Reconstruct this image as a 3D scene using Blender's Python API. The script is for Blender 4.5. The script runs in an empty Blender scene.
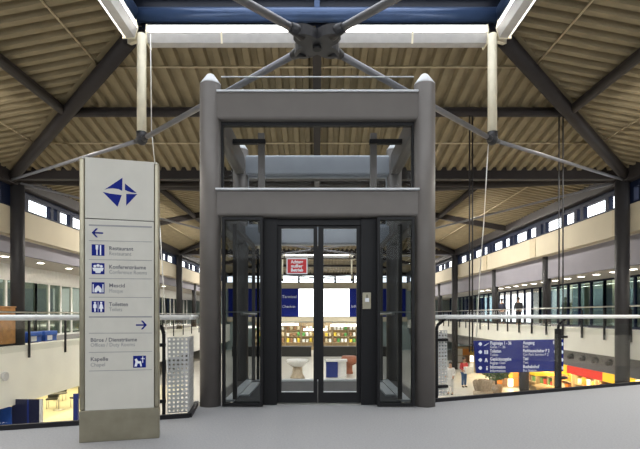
import bpy, bmesh, math, random
from mathutils import Vector, Matrix, Euler
random.seed(7)
PI = math.pi
scn = bpy.context.scene
COL = scn.collection
F, CX, HY, EYE = 490.0, 317.0, 315.0, 1.1       # focal length in px, vanishing point, eye height
def P(px, py, y):                                # point at depth y seen at a pixel of the 640x449 photo
    return Vector(((px - CX) / F * y, y, EYE + (HY - py) / F * y))

# ------------------------------------------------------------------ materials
M = {}
def mat(name, col, rough=0.5, metal=0.0, noise=0.06, nscale=6.0, emit=None, es=0.0, spec=0.5, bump=0.0):
    m = bpy.data.materials.new(name); m.use_nodes = True
    nt = m.node_tree; b = nt.nodes['Principled BSDF']
    b.inputs['Roughness'].default_value = rough; b.inputs['Metallic'].default_value = metal
    b.inputs['Specular IOR Level'].default_value = spec
    tc = nt.nodes.new('ShaderNodeTexCoord'); nz = nt.nodes.new('ShaderNodeTexNoise')
    nz.inputs['Scale'].default_value = nscale; nz.inputs['Detail'].default_value = 4
    nt.links.new(tc.outputs['Object'], nz.inputs['Vector'])
    rp = nt.nodes.new('ShaderNodeValToRGB')
    lo = [max(0, c * (1 - noise)) for c in col]; hi = [min(1, c * (1 + noise)) for c in col]
    rp.color_ramp.elements[0].position = .3; rp.color_ramp.elements[1].position = .7
    rp.color_ramp.elements[0].color = (*lo, 1); rp.color_ramp.elements[1].color = (*hi, 1)
    nt.links.new(nz.outputs['Fac'], rp.inputs['Fac'])
    nt.links.new(rp.outputs['Color'], b.inputs['Base Color'])
    if bump:
        bp = nt.nodes.new('ShaderNodeBump'); bp.inputs['Strength'].default_value = bump
        bp.inputs['Distance'].default_value = .01
        nt.links.new(nz.outputs['Fac'], bp.inputs['Height']); nt.links.new(bp.outputs['Normal'], b.inputs['Normal'])
    if emit:
        b.inputs['Emission Color'].default_value = (*emit, 1); b.inputs['Emission Strength'].default_value = es
    M[name] = m
    return m
def glass(name, tint, refl=1.0, base=0.0):
    m = bpy.data.materials.new(name); m.use_nodes = True
    nt = m.node_tree; nt.nodes.clear()
    out = nt.nodes.new('ShaderNodeOutputMaterial'); mx = nt.nodes.new('ShaderNodeMixShader')
    tr = nt.nodes.new('ShaderNodeBsdfTransparent'); gl = nt.nodes.new('ShaderNodeBsdfGlossy')
    fr = nt.nodes.new('ShaderNodeFresnel'); fr.inputs['IOR'].default_value = 1.45
    mu = nt.nodes.new('ShaderNodeMath'); mu.operation = 'MULTIPLY_ADD'
    mu.inputs[1].default_value = refl; mu.inputs[2].default_value = base
    tr.inputs['Color'].default_value = (*tint, 1); gl.inputs['Roughness'].default_value = 0.02
    nt.links.new(fr.outputs['Fac'], mu.inputs[0]); nt.links.new(mu.outputs[0], mx.inputs['Fac'])
    nt.links.new(tr.outputs[0], mx.inputs[1]); nt.links.new(gl.outputs[0], mx.inputs[2])
    nt.links.new(mx.outputs[0], out.inputs['Surface'])
    M[name] = m
    return m

mat('carpet', (.31, .314, .33), .75, 0, .10, 60, spec=.25, bump=.15)
mat('low_floor', (.62, .60, .55), .25, 0, .05, 3)
mat('low_carpet', (.56, .53, .40), .9, 0, .12, 30)
mat('edge_trim', (.02, .02, .024), .5, 0, spec=.2)
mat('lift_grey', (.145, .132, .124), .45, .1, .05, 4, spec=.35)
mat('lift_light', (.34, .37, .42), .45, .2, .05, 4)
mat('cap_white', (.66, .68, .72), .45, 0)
mat('lift_black', (.014, .014, .016), .45, 0, spec=.2)
mat('car_floor', (.06, .06, .065), .6)
mat('sill_grey', (.78, .80, .82), .4, .2)
mat('steel', (.62, .61, .58), .28, .9, .05, 20)
mat('rail_steel', (.86, .86, .84), .4, .2, .03, 20)
mat('bronze_steel', (.36, .33, .25), .36, .8, .10, 8)
mat('totem_panel', (.64, .62, .565), .55, 0, .03, 5, spec=.3)
mat('sign_blue', (.008, .018, .20), .6, spec=.15)
mat('logo_blue', (.007, .018, .22), .6, spec=.15)
mat('ink', (.18, .18, .20), .6)
mat('ink_light', (.33, .33, .34), .6)
mat('white_print', (.85, .87, .92), .5)
mat('print_pale', (.75, .80, .95), .5)  # pale bluish white of the sign lettering
mat('red_print', (.60, .012, .018), .45)
mat('roof_deck', (.25, .205, .128), .65, 0, .10, 2.5, spec=.3)
mat('roof_steel', (.034, .029, .029), .55, .1, spec=.25)
mat('rod_steel', (.22, .22, .24), .4, .5)
mat('node_steel', (.026, .026, .030), .42, .2)
mat('strut_cream', (.80, .74, .58), .5)
mat('skylight_blue', (.055, .095, .20), .3, .3)
mat('skylight_dark', (.012, .016, .03), .4, .2)
mat('lamp_white', (.82, .82, .80), .4)
mat('lamp_tube', (.9, .9, .9), .5, emit=(1, .97, .90), es=7)
mat('beige_wall', (.55, .49, .37), .7, 0, .04, 1)
mat('band_grey', (.26, .25, .29), .7, 0, .04, 1)
mat('soffit', (.60, .55, .48), .7)
mat('fascia', (.88, .87, .80), .55, 0, .04, 1)
mat('navy_frame', (.008, .013, .035), .55, spec=.15)
mat('mullion_white', (.78, .78, .76), .5)
mat('beige_post', (.50, .42, .28), .6)
mat('column_dark', (.035, .034, .037), .5, 0, spec=.25)
mat('grey_band', (.17, .165, .17), .7)
mat('nozzle', (.05, .05, .055), .5)
mat('room_wall', (.30, .36, .36), .8)
mat('room_floor', (.22, .21, .22), .8)
mat('warm_wall', (.72, .62, .46), .8)
mat('wood_orange', (.42, .20, .055), .4, 0, .25, 5)
mat('seat_blue', (.02, .10, .48), .5)
mat('panel_blue', (.012, .03, .20), .35)
mat('panel_navy', (.010, .014, .05), .35)
mat('down_glow', (1, 1, 1), .5, emit=(1, .93, .78), es=14)
mat('screen_white', (1, 1, 1), .5, emit=(1, 1, 1), es=2.2)
mat('red_lit', (.35, .02, .01), .6, emit=(1.0, .055, .025), es=.75, spec=.2)
mat('yellow_lit', (.6, .4, .03), .6, emit=(1.0, .60, .03), es=.95, spec=.2)
mat('shop_lit', (1, 1, 1), .5, emit=(1, .90, .70), es=3.0)
mat('perf_grey', (.58, .58, .59), .45, .3)
mat('skin', (.50, .30, .21), .6)
mat('hair', (.025, .018, .014), .6)
mat('jacket_black', (.012, .012, .016), .7)
mat('jacket_navy', (.016, .022, .05), .7)
mat('cloth_white', (.78, .78, .78), .8)
mat('cloth_red', (.50, .05, .06), .8)
mat('denim', (.03, .09, .24), .8)
mat('shoe', (.02, .02, .02), .5)
mat('leaf', (.05, .13, .035), .6, 0, .35, 12)
mat('bark', (.12, .08, .05), .8)
mat('stone', (.50, .42, .32), .8, 0, .2, 12)
mat('counter_dark', (.03, .03, .03), .5)
mat('shelf_tan', (.45, .34, .20), .6)
for n, c in dict(goods_yellow=(.75, .55, .06), goods_red=(.6, .06, .04), goods_white=(.8, .8, .76), goods_green=(.10, .32, .08),
                 goods_brown=(.28, .15, .07), goods_cream=(.62, .52, .34), terracotta=(.36, .13, .075), goods_orange=(.75, .28, .04)).items():
    mat(n, c, .5, 0, .08, 10)
m_ = mat('lamp_guard', (.42, .41, .41), .4)
m_.node_tree.nodes['Principled BSDF'].inputs['Alpha'].default_value = .9
glass('clear_glass', (.97, .975, .97), .08)
glass('lift_glass', (.93, .94, .945), .08)
glass('side_glass', (.58, .60, .61), .15)
glass('teal_glass', (.56, .66, .67), .4, .0)
glass('sage_glass', (.60, .64, .59), .4, .0)
glass('car_glass', (.93, .94, .945), .01)
glass('parapet_glass', (.90, .92, .93), .5, .04)
glass('sky_glass', (.96, .98, 1.0), .3)

# ------------------------------------------------------------------ mesh helper
class MB:
    def __init__(s): s.bm = bmesh.new()
    def box(s, x0, x1, y0, y1, z0, z1, bev=0, seg=2):
        r = bmesh.ops.create_cube(s.bm, size=1)
        for v in r['verts']:
            v.co = Vector(((x0 + x1) / 2 + v.co.x * (x1 - x0), (y0 + y1) / 2 + v.co.y * (y1 - y0), (z0 + z1) / 2 + v.co.z * (z1 - z0)))
        if bev:
            es = list({e for v in r['verts'] for e in v.link_edges})
            bmesh.ops.bevel(s.bm, geom=es, offset=bev, segments=seg, affect='EDGES', profile=.5)
        return s
    def bar(s, p0, p1, w, h, up=(0, 0, 1)):
        """rectangular bar from p0 to p1, w across, h along up"""
        p0, p1 = Vector(p0), Vector(p1); d = (p1 - p0).normalized(); u = Vector(up)
        a = d.cross(u)
        if a.length < 1e-5: a = d.cross(Vector((0, 1, 0)))
        a.normalize(); b = a.cross(d).normalized()
        vs = [s.bm.verts.new(p + a * (w / 2 * i) + b * (h / 2 * j)) for p in (p0, p1) for i, j in ((-1, -1), (1, -1), (1, 1), (-1, 1))]
        for f in ((0, 1, 2, 3), (7, 6, 5, 4), (0, 4, 5, 1), (1, 5, 6, 2), (2, 6, 7, 3), (3, 7, 4, 0)):
            s.bm.faces.new([vs[i] for i in f])
        return s
    def tube(s, p0, p1, r, n=12, r1=None):
        p0, p1 = Vector(p0), Vector(p1); d = p1 - p0; r1 = r if r1 is None else r1
        q = d.to_track_quat('Z', 'Y')
        A, B = [], []
        for i in range(n):
            a = 2 * PI * i / n; v = Vector((math.cos(a), math.sin(a), 0))
            A.append(s.bm.verts.new(p0 + q @ (v * r))); B.append(s.bm.verts.new(p1 + q @ (v * r1)))
        for i in range(n):
            s.bm.faces.new((A[i], A[(i + 1) % n], B[(i + 1) % n], B[i])).smooth = True
        s.bm.faces.new(A[::-1]); s.bm.faces.new(B)
        return s
    def path(s, pts, r, n=8):
        for a, b in zip(pts, pts[1:]): s.tube(a, b, r, n)
        for p in pts[1:-1]: s.ball(p, r, 8, 6)
        return s
    def ball(s, c, r, u=14, v=10, sc=(1, 1, 1)):
        k = bmesh.ops.create_uvsphere(s.bm, u_segments=u, v_segments=v, radius=r)
        for w in k['verts']: w.co = Vector((w.co.x * sc[0], w.co.y * sc[1], w.co.z * sc[2])) + Vector(c)
        for f in {f for w in k['verts'] for f in w.link_faces}: f.smooth = True
        return s
    def lathe(s, c, prof, n=20):
        c = Vector(c); rings = []
        for r, z in prof:
            rings.append([s.bm.verts.new(c + Vector((max(r, 1e-4) * math.cos(2 * PI * i / n), max(r, 1e-4) * math.sin(2 * PI * i / n), z))) for i in range(n)])
        for A, B in zip(rings, rings[1:]):
            for i in range(n): s.bm.faces.new((A[i], A[(i + 1) % n], B[(i + 1) % n], B[i])).smooth = True
        s.bm.faces.new(rings[0][::-1]); s.bm.faces.new(rings[-1])
        return s
    def prism(s, pts, vec):
        """polygon (list of 3D points) extruded by vec"""
        vec = Vector(vec)
        A = [s.bm.verts.new(Vector(p)) for p in pts]; B = [s.bm.verts.new(Vector(p) + vec) for p in pts]
        n = len(A)
        s.bm.faces.new(A[::-1]); s.bm.faces.new(B)
        for i in range(n): s.bm.faces.new((A[i], A[(i + 1) % n], B[(i + 1) % n], B[i]))
        return s
    def quad(s, *pts):
        s.bm.faces.new([s.bm.verts.new(Vector(p)) for p in pts]); return s
    def build(s, name, material, parent=None, local=False):
        me = bpy.data.meshes.new(name)
        bmesh.ops.recalc_face_normals(s.bm, faces=s.bm.faces[:])
        o = bpy.data.objects.new(name, me); COL.objects.link(o)
        if parent is not None:
            o.parent = parent
            if not local:
                L = Vector((0, 0, 0)); p = parent
                while p: L += p.location; p = p.parent
                for v in s.bm.verts: v.co -= L
        elif not local:
            lo = [min(v.co[i] for v in s.bm.verts) for i in range(3)]; hi = [max(v.co[i] for v in s.bm.verts) for i in range(3)]
            L = Vector(((lo[0] + hi[0]) / 2, (lo[1] + hi[1]) / 2, lo[2]))
            for v in s.bm.verts: v.co -= L
            o.location = L
        s.bm.to_mesh(me); s.bm.free()
        me.materials.append(M[material])
        return o
def tag(o, label, cat, group=None, kind=None):
    o['label'] = label; o['category'] = cat
    if group: o['group'] = group
    if kind: o['kind'] = kind
    return o
def thing(name, loc, label, cat, group=None, kind=None, rz=0):
    o = bpy.data.objects.new(name, None); COL.objects.link(o); o.empty_display_size = .2
    o.location = loc; o.rotation_euler = (0, 0, rz)
    return tag(o, label, cat, group, kind)
def copy_tree(o, parent=None):
    c = o.copy(); COL.objects.link(c)
    if parent is not None: c.parent = parent
    for ch in list(o.children): copy_tree(ch, c)
    return c
def lettering(body, size, origin, xdir, parent, material, name='lettering', local=True, align='LEFT', bold=0.0, width=None):
    """upright raised lettering: origin = baseline start, xdir = reading direction in the parent's space"""
    cu = bpy.data.curves.new('t', 'FONT'); cu.body = body; cu.size = size; cu.align_x = align
    cu.extrude = .0015; cu.offset = bold; cu.resolution_u = 2
    t = bpy.data.objects.new('t', cu); COL.objects.link(t)
    bpy.context.view_layer.update()
    dg = bpy.context.evaluated_depsgraph_get()
    me = bpy.data.meshes.new_from_object(t.evaluated_get(dg), depsgraph=dg)
    bpy.data.objects.remove(t); bpy.data.curves.remove(cu)
    xd = Vector(xdir).normalized(); zd = Vector((0, 0, 1)); nd = xd.cross(zd)
    sx = 1.0
    if width and me.vertices:
        xs = [v.co.x for v in me.vertices]; sx = width / (max(xs) - min(xs))
    for v in me.vertices:
        v.co = Vector(origin) + xd * (v.co.x * sx) + zd * v.co.y + nd * v.co.z
    me.name = name; me.materials.clear(); me.materials.append(M[material])
    o = bpy.data.objects.new(name, me); COL.objects.link(o); o.parent = parent
    if not local:
        L = Vector((0, 0, 0)); p = parent
        while p: L += p.location; p = p.parent
        for v in me.vertices: v.co -= L
    return o

# ------------------------------------------------------------------ camera, world
cam = bpy.data.cameras.new('camera'); cob = bpy.data.objects.new('camera', cam); COL.objects.link(cob)
cob.location = (0, 0, EYE); cob.rotation_euler = (PI / 2, 0, 0)
cam.sensor_width = 36; cam.sensor_fit = 'HORIZONTAL'; cam.lens = F / 640 * 36
cam.shift_x = 3 / 640; cam.shift_y = 90.5 / 640
cam.clip_end = 400; cam.clip_start = .05
scn.camera = cob
w = bpy.data.worlds.new('sky'); scn.world = w; w.use_nodes = True
wt = w.node_tree; bg = wt.nodes['Background']
tc = wt.nodes.new('ShaderNodeTexCoord'); nz = wt.nodes.new('ShaderNodeTexNoise'); rp = wt.nodes.new('ShaderNodeValToRGB')
nz.inputs['Scale'].default_value = 2.5
rp.color_ramp.elements[0].color = (.95, .97, 1.0, 1); rp.color_ramp.elements[1].color = (1, .98, .95, 1)
wt.links.new(tc.outputs['Generated'], nz.inputs['Vector']); wt.links.new(nz.outputs['Fac'], rp.inputs['Fac'])
wt.links.new(rp.outputs['Color'], bg.inputs['Color']); bg.inputs['Strength'].default_value = 4.0
scn.view_settings.view_transform = 'Standard'; scn.view_settings.look = 'None'
scn.view_settings.exposure = 0.0; scn.view_settings.gamma = 1; scn.view_settings.use_curve_mapping = False
scn.cycles.use_denoising = True
scn.cycles.transparent_max_bounces = 32; scn.cycles.min_transparent_bounces = 24; scn.cycles.min_light_bounces = 2; scn.cycles.max_bounces = 8; scn.cycles.sample_clamp_indirect = 6
def area(name, loc, sx, sy, power, col, rot=(0, 0, 0)):
    l = bpy.data.lights.new(name, 'AREA'); l.shape = 'RECTANGLE'; l.size = sx; l.size_y = sy
    l.energy = power; l.color = col
    o = bpy.data.objects.new(name, l); COL.objects.link(o); o.location = loc; o.rotation_euler = rot
    return o

# ------------------------------------------------------------------ dimensions
S = 3.79                      # half width of a skylight opening
GX = 11.0                     # line of the main columns
BAY = 7.15
YC = 6.8                      # centre of the first roof bay
PITCH = 3 * BAY
ZR, ZE = 7.48, 6.20           # underside of the deck at the ring and at the eave
LOW = -3.2                    # lower hall floor
YEND = 60.4
SR = 4.22                     # half width of the roof ring
Y0 = -3.9

# ------------------------------------------------------------------ roof bay
def slope_pts(t, side, u, dz=0, a=S, A=GX, B=PITCH / 2):
    """side 0 back,1 right,2 front,3 left; t 0 ring .. 1 eave; u = coordinate along the side"""
    if side in (0, 2): d = SR + (B - SR) * t
    else: d = SR + (A - SR) * t
    z = ZR + (ZE - ZR) * t + dz
    return {0: (u, d, z), 2: (-u, -d, z), 1: (d, -u, z), 3: (-d, u, z)}[side]
def make_roof():
    r = thing('ceiling', (0, YC, 0), 'corrugated tan metal roof bay with dark rafters above the glass lift', 'ceiling', 'roof bays of the hall', 'structure')
    B = PITCH / 2
    for side in range(4):
        Ao = GX if side in (0, 2) else B
        mb = MB(); xs = []
        x = -Ao
        prof = [(0, 0), (.14, 0), (.18, .12), (.32, .12)]
        n = int(Ao * 2 / .36) + 1; pitch = 2 * Ao / n
        for k in range(n):
            for px, pz in prof: xs.append((-Ao + k * pitch + px / .36 * pitch, pz))
        xs.append((Ao, 0))
        for (xa, za), (xb, zb) in zip(xs, xs[1:]):
            ta = max(0, (abs(xa) - SR) / (Ao - SR)); tb = max(0, (abs(xb) - SR) / (Ao - SR))
            q = [slope_pts(ta, side, xa, za), slope_pts(1, side, xa, za), slope_pts(1, side, xb, zb), slope_pts(tb, side, xb, zb)]
            if ta >= .9999: q = [q[0], q[2], q[3]]
            elif tb >= .9999: q = [q[0], q[1], q[2]]
            mb.bm.faces.new([mb.bm.verts.new(Vector(p)) for p in q])
        mb.build('roof_deck', 'roof_deck', r, True)
        # purlin, thin joint rail, central rafter
        def hw(t): return SR + (Ao - SR) * t
        t = .42
        MB().tube(slope_pts(t, side, -hw(t), -.15), slope_pts(t, side, hw(t), -.15), .13, 12).build('purlin', 'roof_steel', r, True)
        for t in (.17, .70):
            MB().tube(slope_pts(t, side, -hw(t) + .1, -.03), slope_pts(t, side, hw(t) - .1, -.03), .022, 6).build('joint_rail', 'beige_post', r, True)
        MB().bar(slope_pts(.03, side, 0, -.15), slope_pts(1, side, 0, -.15), .2, .3).build('rafter', 'roof_steel', r, True)
        e = PITCH / 2
        MB().tube(slope_pts(.0, side, SR, -.20), slope_pts(.985, side, Ao, -.20), .175, 14).build('hip_rafter', 'roof_steel', r, True)
        MB().bar(slope_pts(.0, side, SR, .06), slope_pts(1, side, Ao, .06), .42, .16).build('hip_flashing', 'roof_deck', r, True)
    MB().box(-GX, GX, B - .14, B + .14, 5.93, 6.36).build('eave_beam', 'roof_steel', r, True)
    for sx in (-1, 1):
        MB().box(sx * GX - .16, sx * GX + .16, -B, B, 5.82, 6.36).build('eave_beam', 'roof_steel', r, True)
    # ring and raised skylight
    for k in range(4):
        R = Matrix.Rotation(k * PI / 2, 4, 'Z')
        for nm, mt, mb in (('ring_beam', 'roof_steel', MB().box(-SR - .12, SR + .12, SR, SR + .12, 7.30, 7.52)),
                           ('skylight_upstand', 'skylight_dark', MB().box(-SR - .1, SR + .1, SR + .02, SR + .10, 7.52, 9.0)),
                           ('skylight_tube', 'skylight_blue', MB().tube((-SR + .02, SR - .16, 7.75), (SR - .02, SR - .16, 7.75), .155, 16)),
                           ('skylight_tube', 'skylight_blue', MB().tube((-SR + .02, SR - .14, 8.36), (SR - .02, SR - .14, 8.36), .11, 16)),
                           ('skylight_mullion', 'skylight_blue', MB().box(-.06, .06, SR - .13, SR + .02, 7.8, 9.0))):
            bmesh.ops.transform(mb.bm, matrix=R, verts=mb.bm.verts); mb.build(nm, mt, r, True)
    mb = MB()
    for i in range(-2, 3):
        mb.bar((i * 1.6, -SR, 9.04), (i * 1.6, SR, 9.04), .09, .12); mb.bar((-SR, i * 1.6, 9.04), (SR, i * 1.6, 9.04), .09, .12)
    f = mb.build('skylight_bars', 'skylight_dark', r, True)
    MB().box(-SR, SR, -SR, SR, 9.10, 9.12).build('skylight_pane', 'sky_glass', r, True)
    return r
roof = make_roof()
ROOF_LAB = {1: 'second corrugated tan roof bay, just beyond the glass lift', 2: 'farthest corrugated tan roof bay, against the end wall'}
roofs = [roof]
for k in (1, 2):
    c = copy_tree(roof); c.location.y = YC + PITCH * k; c['label'] = ROOF_LAB[k]; roofs.append(c)

ZT = 4.89
def make_truss():
    r = thing('tension_truss', (0, YC, 0), 'cross of steel tie rods with dark cast hub and cream struts above the lift', 'roof truss', 'tie rod trusses below the skylights', 'thing')
    # hub: four-lobed casting
    mb = MB(); pts = []
    for i in range(48):
        a = 2 * PI * i / 48
        rr = .20 + .21 * (abs(math.cos(2 * (a - PI / 4))) ** 1.5 if math.cos(2 * (a - PI / 4)) * 1 else 0)
        pts.append((rr * math.cos(a) * 1.0, rr * math.sin(a), ZT - .07))
    mb.prism(pts, (0, 0, .14))
    for i in range(4):
        a = PI / 4 + i * PI / 2
        mb.tube((.28 * math.cos(a), .28 * math.sin(a), ZT), (.50 * math.cos(a), .50 * math.sin(a), ZT), .095, 14, .062)
    hub = mb.build('hub', 'node_steel', r, True)
    MB().lathe((0, 0, ZT - .11), [(.06, 0), (.06, .04)], 16).build('hub_bolt', 'lift_black', hub, True)
    for sx in (-1, 1):
        for sy in (-1, 1):
            c = Vector((sx * S, sy * S, ZT))
            u = c.copy(); u.z = 0; u.normalize()
            MB().tube(u * .46 + Vector((0, 0, ZT)), c - u * .12, .052, 12).build('tie_rod', 'rod_steel', r, True)
            top = Vector((sx * (GX - .25), sy * (PITCH / 2 - .25), 5.88))
            d = (top - c).normalized()
            MB().tube(c + d * .12, top, .045, 12).build('tie_rod', 'rod_steel', r, True)
            st = MB().tube((c.x, c.y, ZT + .1), (c.x, c.y, 7.16), .098, 16).bar((c.x, c.y, 7.10), (sx * (SR + .05), sy * (SR + .05), 7.26), .10, .12).build('strut', 'strut_cream', r, True)
            MB().ball(c, .12, 14, 10).tube(c - d * .0, c + d * .26, .075, 12, .055).tube(c, c - u * .26, .075, 12, .055).tube(
                c, c + Vector((0, 0, .16)), .11, 14).build('foot_fitting', 'node_steel', st, True)
    return r
truss = make_truss()
for k, l in ((1, 'tie rod cross with cream struts under the second skylight, seen through the lift'), (2, 'farthest tie rod cross with cream struts, by the end wall')):
    c = copy_tree(truss); c.location.y = YC + PITCH * k; c['label'] = l

# strip lamps round the skylights
def make_lamp():
    r = thing('strip_light', (0, 0, 0), '', 'strip light', 'strip lights round the skylights')
    L = 1.62
    MB().box(-L, L, -.10, .15, .31, .35, .012).build('housing', 'lamp_white', r, True)
    for yy, zz in ((-.06, .25), (.06, .22)): MB().tube((-L + .03, yy, zz), (L - .03, yy, zz), .052, 12).build('lamp_tube', 'lamp_tube', r, True)
    MB().prism([(-L, .15, .33), (-L, .165, .33), (-L, .185, .0), (-L, .17, .0)], (2 * L, 0, 0)).build('reflector', 'lamp_white', r, True)
    MB().prism([(-L, -.14, .16), (-L, -.08, -.04), (-L, .10, -.05), (-L, .10, -.04), (-L, -.075, -.03), (-L, -.132, .16)], (2 * L, 0, 0)).build('guard', 'lamp_guard', r, True)
    for q in (-1, 1): MB().prism([(q * L, -.15, .17), (q * L, -.08, -.06), (q * L, .18, -.06), (q * L, .17, .35), (q * L, -.11, .35)], (q * .03, 0, 0)).build('end_plate', 'strut_cream', r, True)
    MB().prism([(-.02, -.15, .17), (-.02, -.09, -.06), (-.02, -.075, -.06), (-.02, -.135, .17)], (.04, 0, 0)).build('guard_clip', 'strut_cream', r, True)
    return r
lamp0 = make_lamp()
first = True
where = {0: 'over the lift', 1: 'of the second roof bay beyond the lift', 2: 'of the farthest roof bay'}
for k in range(3):
    for side in range(4):
        for h in (-1, 1):
            o = lamp0 if first else copy_tree(lamp0); first = False
            u = h * (2.08 if k == 0 else 1.84)
            d = S + (.20 if k == 0 else -.10)
            p = {0: (u, d), 2: (-u, -d), 1: (d, -u), 3: (-d, u)}[side]
            o.location = (p[0], YC + k * PITCH + p[1], 7.09 if k == 0 else 7.40)
            o.rotation_euler = (0, 0, {0: 0, 2: PI, 1: -PI / 2, 3: PI / 2}[side])
            sn = {0: 'back', 1: 'right', 2: 'front', 3: 'left'}[side]
            hx = (p[0] > 0) if side in (0, 2) else (p[1] > 0)
            hn = ('right-hand' if hx else 'left-hand') if side in (0, 2) else ('farther' if hx else 'nearer')
            o['label'] = f'{hn} white strip light, {sn} skylight edge {where[k]}'

# ------------------------------------------------------------------ floors
EDGE_L0 = Vector((-8.2, 2.86, 0)); EDGE_L1 = Vector((-1.37, 5.26, 0))
EDGE_R0 = Vector((1.46, 6.18, 0)); EDGE_R1 = Vector((8.2, 9.13, 0))
poly = [(-8.2, Y0), (8.2, Y0), (8.2, 9.13), (1.46, 6.18), (1.46, 6.16), (-1.44, 6.16), (-1.44, 6.1), (-1.37, 5.26), (-8.2, 2.86)]
tag(MB().prism([(x, y, -.35) for x, y in poly], (0, 0, .35)).build('floor', 'carpet'), 'smooth light grey floor of the upper landing', 'floor', kind='structure')
tag(MB().box(-17.5, 17.5, Y0, YEND, LOW - .2, LOW).build('floor', 'low_floor'), 'pale polished floor of the lower hall', 'floor', kind='structure')
tag(MB().box(-16.8, -7.6, 17.6, 30, LOW, LOW + .012).build('floor', 'low_carpet'), 'ochre carpet area below the gallery, behind the totem sign', 'floor', kind='structure')

# ------------------------------------------------------------------ side galleries
def wall_y(name, x0, x1, y0, y1, z0, z1, m, label, cat='wall'):
    return tag(MB().box(x0, x1, y0, y1, z0, z1).build(name, m), label, cat, kind='structure')
nwin = [0]
def window_obj(loc, label, cat='window'):
    nwin[0] += 1
    return thing(f'window_{nwin[0]}', loc, label, cat, None, 'structure')
GYA, GYB = -3.9, YEND
OPEN = [(.30, 1.20), (1.42, 2.98), (3.22, 3.50), (3.74, 4.62), (4.86, 6.40), (6.60, 6.86)]
for sx, sn in ((-1, 'left'), (1, 'right')):
    def bx(mb, a, b, *r): return mb.box(min(sx * a, sx * b), max(sx * a, sx * b), *r)
    # upper band
    w_ = bx(MB(), 11.16, 11.5, GYA, GYB, 4.05, 5.05).build(f'wall_{sn}', 'beige_wall')
    tag(w_, f'beige upper wall band under the high windows on the {sn} side', 'wall', kind='structure')
    for k in range(9):
        yb = GYA + BAY * k
        bx(MB(), 11.13, 11.17, yb + .30, yb + .95, 4.07, 5.03).build('pilaster_panel', 'beige_post', w_)
    # clerestory
    for k in range(9):
        yb = GYA + BAY * k
        names = ['nearest', 'second', 'third', 'fourth', 'fifth', 'sixth', 'seventh', 'eighth', 'farthest']
        W = window_obj((sx * 11.2, yb + BAY / 2, 5.05), f'{names[k]} bay of high windows in navy frames along the {sn} wall')
        mb = MB()
        bx(mb, 11.16, 11.34, yb, yb + BAY, 5.05, 5.12); bx(mb, 11.16, 11.34, yb, yb + BAY, 5.62, 5.92)
        edges = [0] + [v for o in OPEN for v in o] + [BAY]
        for a, b in zip(edges[::2], edges[1::2]): bx(mb, 11.16, 11.34, yb + a, yb + b, 5.12, 5.62)
        mb.build('frame', 'navy_frame', W)
        for a, b in OPEN: bx(MB(), 11.25, 11.26, yb + a, yb + b, 5.12, 5.62).build('pane', 'sky_glass', W)
    # bulkhead, soffit
    zs = 3.44 if sx < 0 else 2.92
    tag(bx(MB(), 11.55, 11.7, GYA, GYB, zs, 4.05).build(f'wall_{sn}', 'band_grey'), f'mauve grey bulkhead above the {sn} gallery', 'wall', kind='structure')
    tag(bx(MB(), 11.5, 11.55, GYA, GYB, 4.02, 4.05).build(f'trim_{1 if sx<0 else 2}', 'soffit'), f'narrow soffit ledge under the {sn} beige band', 'trim', kind='structure')
    tag(bx(MB(), 11.7, 17.5, GYA, GYB, zs, zs + .12).build('ceiling', 'soffit'), f'cream ceiling over the {sn} gallery', 'ceiling', kind='structure')
    # gallery floor and fascia
    zf = 0.0 if sx < 0 else .45
    tag(bx(MB(), 11.3, 17.5, GYA, GYB, zf - .3, zf).build('floor', 'room_floor'), f'grey floor of the {sn} gallery', 'floor', kind='structure')
    # outer wall
    if sx < 0:
        tag(bx(MB(), 17.5, 17.7, Y0, GYB, LOW, 3.6).build('wall_left', 'warm_wall'), 'outer wall behind the left gallery rooms', 'wall', kind='structure')
    else:
        mb = MB(); bx(mb, 17.5, 17.7, Y0, 40.0, LOW, 3.1); bx(mb, 17.5, 17.7, 52, GYB, LOW, 3.1); bx(mb, 17.5, 17.7, 40.0, 52, LOW, .5)
        tag(mb.build('wall_right', 'room_wall'), 'outer wall behind the right gallery rooms', 'wall', kind='structure')
tag(MB().box(-11.3, -10.72, GYA, GYB, -2.09, 0).build('trim_3', 'fascia'), 'deep cream fascia of the left gallery edge', 'fascia', kind='structure')
for_r = MB().box(11.14, 11.3, GYA, GYB, -.47, .55)
rf = tag(for_r.build('trim_4', 'fascia'), 'cream parapet of the right gallery edge', 'parapet', kind='structure')
tag(MB().box(11.34, 11.5, GYA, GYB, -1.17, -.47).box(11.5, 17.5, GYA, GYB, -1.17, -1.07).build('trim_5', 'grey_band'), 'grey service band under the right parapet', 'fascia', kind='structure')
tag(MB().box(-17.5, -11.3, GYA, GYB, -2.09, -1.97).build('ceiling', 'soffit'), 'cream ceiling of the lower hall under the left gallery', 'ceiling', kind='structure')

# columns
def column(x, y, z0, z1, r, label):
    mb = MB().lathe((x, y, z0), [(r, 0), (r, z1 - z0)], 20)
    return tag(mb.build('column', 'column_dark'), label, 'column', kind='structure')
for sx, sn in ((-1, 'left'), (1, 'right')):
    column(-10.98 if sx < 0 else 10.93, 17.97 if sx < 0 else 17.55, 0 if sx < 0 else LOW, 5.95, .235, f'dark grey round main column at the near end of the {sn} gallery')
    column(sx * 10.95, 38.95, 0 if sx < 0 else LOW, 5.95, .235, f'dark grey round main column at the far end of the {sn} gallery')
    for k, nm in ((4, 'first'), (5, 'second'), (7, 'third'), (8, 'last')):
        column(sx * 11.58, GYA + BAY * k + .0, (0 if sx < 0 else .45), 4.02, .2, f'{nm} slim dark column set back in the {sn} gallery, beyond the main column')
column(10.45, 24.7, LOW, -.6, .22, 'dark round column of the lower hall below the blue sign')

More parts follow.
